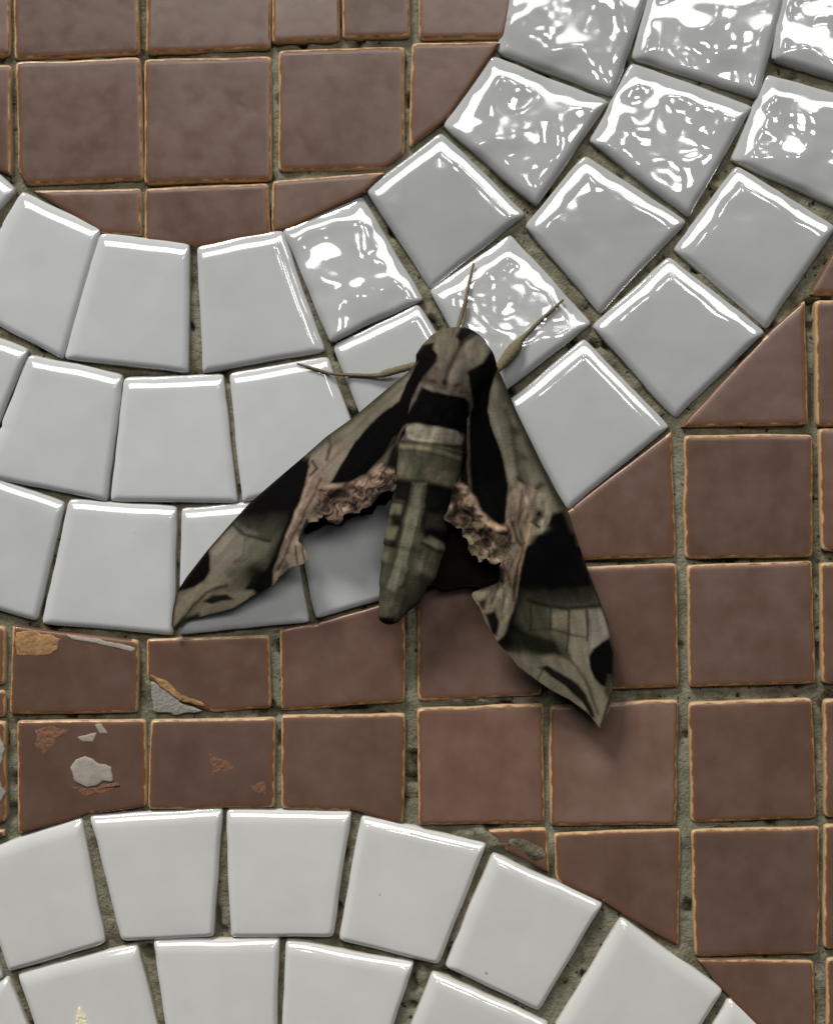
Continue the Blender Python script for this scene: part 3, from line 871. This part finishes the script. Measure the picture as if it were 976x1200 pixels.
    p.line([(600,612),(606,632),(612,640)], 2, (44,33,25), 1.6, 4)
    p.line([(622,582),(620,625),(610,650),(604,690),(600,706)], 1.8, (136,110,78), 1.5, 3)
    p.line([(614,636),(606,665),(601,704)], 1.8, (58,38,24), 1.5, 3)
    p.line([(588,656),(598,685),(600,704)], 1.8, (66,46,30), 1.5, 3)
    p.poly([(620,580),(640,578),(646,600),(636,622),(624,614)], (116,106,86), 3, 3)
    p.line([(617,584),(622,600),(622,618)], 1.5, (140,114,84), 1.4)
    p.blob(631, 604, 5, 4, (12,10,8), 1, .6); p.blob(628, 611, 4, 5, (20,15,12), .9); p.blob(635, 612, 3.5, 3.5, (130,122,108))
    p.blob(634, 619, 6, 4, (136,124,100)); p.line([(623,612),(632,618)], 1.4, (30,22,16), 1.2)
    # tuft near the inner corner
    p.poly([(552,693),(582,684),(600,690),(600,712),(588,744),(578,742),(560,712)], (112,100,80), 3, 4)
    p.line([(584,686),(576,706)], 1.6, (62,50,38), 1.5); p.line([(590,690),(588,725)], 1.4, (82,68,52), 1.5)
    p.poly([(568,720),(580,716),(585,728),(582,745),(576,742)], (14,12,10), 2.5, 3)
    p.poly([(560,704),(570,702),(568,716),(563,714)], (48,44,34), 3, 3)
    p.poly([(584,660),(592,668),(590,684),(582,682)], (22,15,12), 2.5)
    p.poly(R_band, (84,67,52), 2.0, 3)
    n = fbm(p.X + 40, p.Y, 15, 3); b = sstep(-2, 2, poly_sd(p.X, p.Y, R_band))
    curl(p, b, 40)
    p.line([(540,570),(553,584),(562,602),(582,618)], 3.2, (138,110,90), 2.2, 2)
    p.line([(562,604),(578,616),(590,620)], 2.5, (160,130,90), 2, 2)
    p.blob(521, 596, 3, 6, (160,146,112)); p.blob(528, 597, 2.5, 5, (130,116,86)); p.blob(584, 638, 8, 6, (134,116,84)); p.blob(580, 656, 5, 5, (124,108,80))
    p.line([(548,630),(560,652)], 3, (112,98,72), 2)
    p.fibre((585,430), (703,852), 60, 7, .38)
    p.mottle(11, .14)
wing('forewing', R_lead, R_trail, 330, 140, paint_right, relief_right, 2)

# ---- hindwings, mostly under the forewings; dark colour and outline also stand for shade there
def paint_hind(p):
    p.c[:] = lin((22, 15, 13)) * ALB
    p.mottle(14, .4)
flat = lambda X, Y, v: (fbm(X, Y, 30, 2) - .5) * 0.0008
wing('hindwing', [(478,510,7.2*mm),(430,545,6.4*mm),(380,585,5.6*mm),(356,622,5*mm)], [(482,560,7*mm),(464,582,6.6*mm),(440,598,5.6*mm),(408,608,4.6*mm),(380,618,4*mm),(358,626,4*mm)], 60, 40, paint_hind, flat)
wing('hindwing', [(536,520,7.6*mm),(566,560,7.2*mm),(590,610,6.6*mm),(592,680,6*mm)], [(512,570,7.4*mm),(506,630,6.4*mm),(500,680,5.6*mm),(520,692,5.4*mm),(546,686,5.4*mm),(575,690,5.6*mm),(590,690,5.8*mm)], 60, 40, paint_hind, flat)

# ---- body: one skin from head to tail
spine = np.array([  # px, py, half width, height of centre (mm), half thickness (mm)
    (546,384,3,6.5,0.6),(545,387,16,6.8,2.6),(544,392,25,7.2,4.0),(541,402,37,7.8,5.0),(538,415,45,8.3,5.8),(534,430,49,8.6,6.3),(528,447,44,8.8,6.6),
    (521,465,42,8.8,6.6),(515,482,40,8.7,6.4),(510,500,39,8.5,6.1),(507,512,38.5,8.3,5.8),(505,519,37,8.2,5.5),(504,523,40.5,8.2,5.7),(502,545,39,7.9,5.4),
    (499,568,38,7.6,5.1),(498,572,36,7.6,4.9),(494,592,36.5,7.3,4.7),(492,598,35,7.2,4.5),(489,618,36,6.9,4.4),(487,624,34.5,6.8,4.2),(485,642,37,6.5,4.1),
    (484,647,34,6.4,3.9),(478,668,34,6.1,3.6),(475,675,30,6.0,3.3),(468,696,26,5.6,2.9),(464,703,21.5,5.5,2.6),(458,718,15,5.2,2.0),(456,726,12.5,5.0,1.7),(456,730,10,4.9,1.2),(456,732,3,4.9,0.4)])
NS = 260
tt = np.concatenate([[0], np.cumsum(np.hypot(np.diff(spine[:, 0]), np.diff(spine[:, 1])))])
ts = np.linspace(0, tt[-1], NS)
sp = np.stack([np.interp(ts, tt, spine[:, k]) for k in range(5)], -1)
for k in range(5): sp[:, k] = smooth(sp[:, k], 3)
NR = 112
VV, XX, YY, UP = [], [], [], []
for i in range(NS):
    px, py, hw, hc, ht = sp[i]
    j0, j1 = max(0, i - 4), min(NS - 1, i + 4)
    dx, dy = sp[j1, 0] - sp[j0, 0], sp[j1, 1] - sp[j0, 1]
    l = math.hypot(dx, dy); nxp, nyp = -dy / l, dx / l
    th = np.linspace(0, 2 * math.pi, NR, endpoint=False)
    w = np.cos(th) * hw; hgt = (hc + np.sin(th) * ht)
    fold = np.sin(th) > 0
    X = px + nxp * w; Y = py + nyp * w
    nz = (fbm(X * 1.0, Y * .55, 10, 3) - .5) * 1.1 * fold * np.clip(np.sin(th) * 2, 0, 1)
    # a raised crest along the back of the abdomen and a hollow along the thorax
    hgt = hgt + nz * (0.7 if py < 520 else 0.35)
    x, y, z = P3(X, Y, (hgt + 2.6) * mm)
    VV.append(np.stack([x, y, z], -1)); XX.append(X); YY.append(Y); UP.append(np.sin(th))
VV = np.concatenate(VV); XX = np.concatenate(XX); YY = np.concatenate(YY); UP = np.concatenate(UP)
FF = []
for i in range(NS - 1):
    for k in range(NR):
        l = (k + 1) % NR
        FF.append((i * NR + k, (i + 1) * NR + k, (i + 1) * NR + l, i * NR + l))
FF.append(tuple(range(NR))); FF.append(tuple((NS - 1) * NR + k for k in range(NR))[::-1])
body = new_mesh('body', VV, FF, M_SCALES, moth)
p = Paint(XX, YY, (70, 66, 50))
# thorax
p.poly([(440,340),(640,340),(640,500),(440,500)], (78,68,56), 2)
p.poly([(506,398),(520,392),(536,398),(538,412),(524,420),(510,418),(505,408)], (86,80,64), 4)
p.poly([(545,400),(556,392),(572,398),(578,412),(568,424),(552,431),(545,426)], (93,88,72), 3)
p.poly([(532,424),(546,420),(548,440),(544,452),(528,456),(524,440)], (92,82,70), 4)
p.line([(545,392),(536,410),(526,432),(521,450)], 2.2, (30,23,18), 2, 3)
p.line([(556,392),(540,404)], 2.5, (26,21,15), 2)
p.blob(506, 446, 7, 3.5, (30,20,16), .9, .3); p.blob(521, 449, 3.5, 5, (8,6,5), 1); p.blob(537, 452, 7, 3, (24,17,14), .9, -.3)
p.poly([(500,432),(512,428),(516,444),(498,444)], (72,58,48), 3)
p.poly([(534,394),(540,384),(560,382),(572,392),(562,394),(552,392),(540,402)], (10,8,6), 2)
p.poly([(509,401),(496,404),(476,430),(468,475),(480,480),(490,454),(497,441),(512,424),(513,416),(507,409)], BLK, 1.8, 2)
p.poly([(566,390),(598,400),(604,500),(551,500),(551,470),(547,436),(555,431),(566,425),(574,412),(572,400)], BLK, 1.8, 2)
p.poly([(492,452),(502,455),(520,462),(542,465),(551,472),(552,500),(548,510),(535,504),(515,500),(490,496),(474,497),(476,485)], BLK, 1.5, 2)
p.line([(494,450),(484,470),(472,490),(470,502)], 2.0, (84,74,66), 1.4, 2)
p.line([(494,451),(510,457),(530,461),(544,463)], 2.2, (90,80,70), 1.5, 2)
p.line([(546,440),(551,465),(553,490),(549,512)], 2.2, (82,72,62), 1.4, 2)
# pale band, then the olive abdomen
p.poly([(475,502),(484,497),(510,500),(535,505),(543,514),(540,521),(520,522),(490,518),(476,512)], (134,126,106), 2, 2)
p.line([(470,517),(500,519),(538,524)], 1.5, (44,40,26), 1.5, 1)
p.poly([(440,522),(560,526),(560,800),(440,800)], (66,63,46), 2)
p.line([(466,523),(490,524),(515,529),(538,537)], 2.4, (116,110,82), 1.6, 1)
p.poly([(462,526),(490,530),(538,540),(532,572),(496,562),(462,560)], (78,74,54), 3, 2)
p.poly([(462,535),(482,540),(480,558),(462,558)], (94,87,68), 4); p.poly([(512,552),(534,552),(530,570),(508,566)], (102,92,74), 4)
p.poly([(482,530),(500,532),(498,564),(484,560)], (66,66,48), 4)
p.poly([(462,562),(496,563),(534,574),(530,640),(500,640),(488,600),(470,640),(458,640)], (15,15,10), 4)
for a, b in (((458,586),(472,602)), ((450,616),(466,632)), ((446,645),(456,660))):
    p.poly([(a[0]-6,a[1]),(b[0],a[1]+2),(b[0]-4,b[1]),(a[0]-6,b[1])], (92,88,62), 4, 3)
for y0, y1 in ((586,592),(604,612),(634,640)):
    p.line([(452,y0),(484,y1)], 1.8, (24,24,15), 2, 2)
p.poly([(500,600),(530,600),(526,622),(496,618)], (40,35,32), 5)
p.poly([(504,628),(522,638),(524,646),(508,642),(496,634)], (112,104,86), 3, 2); p.poly([(494,646),(520,648),(514,674),(490,662)], (88,82,62), 4, 2)
p.line([(494,636),(510,645),(524,648)], 1.8, (34,30,18), 1.8, 2)
p.poly([(488,656),(514,670),(505,684),(486,668)], (98,92,72), 4, 2)
p.poly([(468,664),(490,668),(510,680),(480,712),(466,708)], (66,63,46), 4, 2)
p.poly([(440,660),(458,660),(456,710),(440,720)], (62,62,46), 5)
p.poly([(462,640),(482,640),(478,690),(462,690)], (26,26,16), 6, 3, .8)
p.poly([(484,565),(499,566),(496,592),(488,628),(480,660),(470,686),(462,694),(454,690),(458,672),(468,640),(476,600)], (98,94,75), 3.0, 3)
p.line([(497,570),(494,595),(486,630),(478,662)], 1.4, (46,44,30), 1.5, 2)
p.line([(483,570),(474,604),(465,640),(456,676)], 1.2, (50,48,34), 1.5, 2)
p.poly([(444,704),(474,706),(470,726),(444,724)], (82,76,56), 3)
p.poly([(442,722),(462,724),(462,732),(442,732)], (34,20,14), 2.5)
p.fibre((530,440), (460,720), 30, 5, .5)
p.mottle(9, .25)
c = p.c
under = (UP < -0.1)
c[under] = lin((60, 52, 42))
cattr(body, 'pattern', np.clip(c, 0.001, 1))

# ---- legs: tapered tubes bent at the joints, feet on the glaze
def leg(pts, mat):
    A = resample(pts, 60); A[:, :2] = smooth(A[:, :2], 2)
    n = 10; VV, FF = [], []
    for i in range(len(A)):
        px, py, h, r = A[i]
        a, b = A[max(0, i - 1)], A[min(len(A) - 1, i + 1)]
        dx, dy = b[0] - a[0], b[1] - a[1]; l = math.hypot(dx, dy) or 1
        nxp, nyp = -dy / l, dx / l
        r *= 1 + 0.05 * math.sin(i * 1.9)
        for k in range(n):
            th = 2 * math.pi * k / n
            x, y, z = P3(px + nxp * r * math.cos(th), py + nyp * r * math.cos(th), h * mm + math.sin(th) * r * S)
            VV.append((float(x), float(y), float(z)))
    for i in range(len(A) - 1):
        for k in range(n):
            l = (k + 1) % n
            FF.append((i * n + k, (i + 1) * n + k, (i + 1) * n + l, i * n + l))
    FF.append(tuple(range(n))); FF.append(tuple((len(A) - 1) * n + k for k in range(n))[::-1])
    return new_mesh('leg', VV, FF, mat, moth)
leg([(500,425,8,4),(487,428,5,4.2),(468,433,4.4,4.4),(450,438,3.9,4.4),(446,440,3.6,3.0),(430,440,3.2,2.2),(405,439,3.0,2.0),(387,438,2.9,1.9),(365,431,2.9,1.7),(348,426,2.9,1.2)], M_LEG)
leg([(572,440,8,5),(587,428,5,5.5),(597,416,4.5,7.5),(604,407,4.2,7.5),(609,399,3.9,4),(616,392,3.6,2.4),(632,376,3.2,2.1),(648,362,3.0,1.9),(660,351,2.9,1.3)], M_LEG)
leg([(540,398,8,2.6),(536,385,5,2.3),(541,368,4.3,2.1),(546,350,3.8,1.9),(550,330,3.3,1.7),(555,308,2.9,1.2)], M_LEG)
leg([(548,398,8,2.2),(541,386,5,1.8),(544,372,4.3,1.6),(547,352,3.7,1.3)], M_LEG)  # short second strand: the front leg's shadow, modelled as a tube
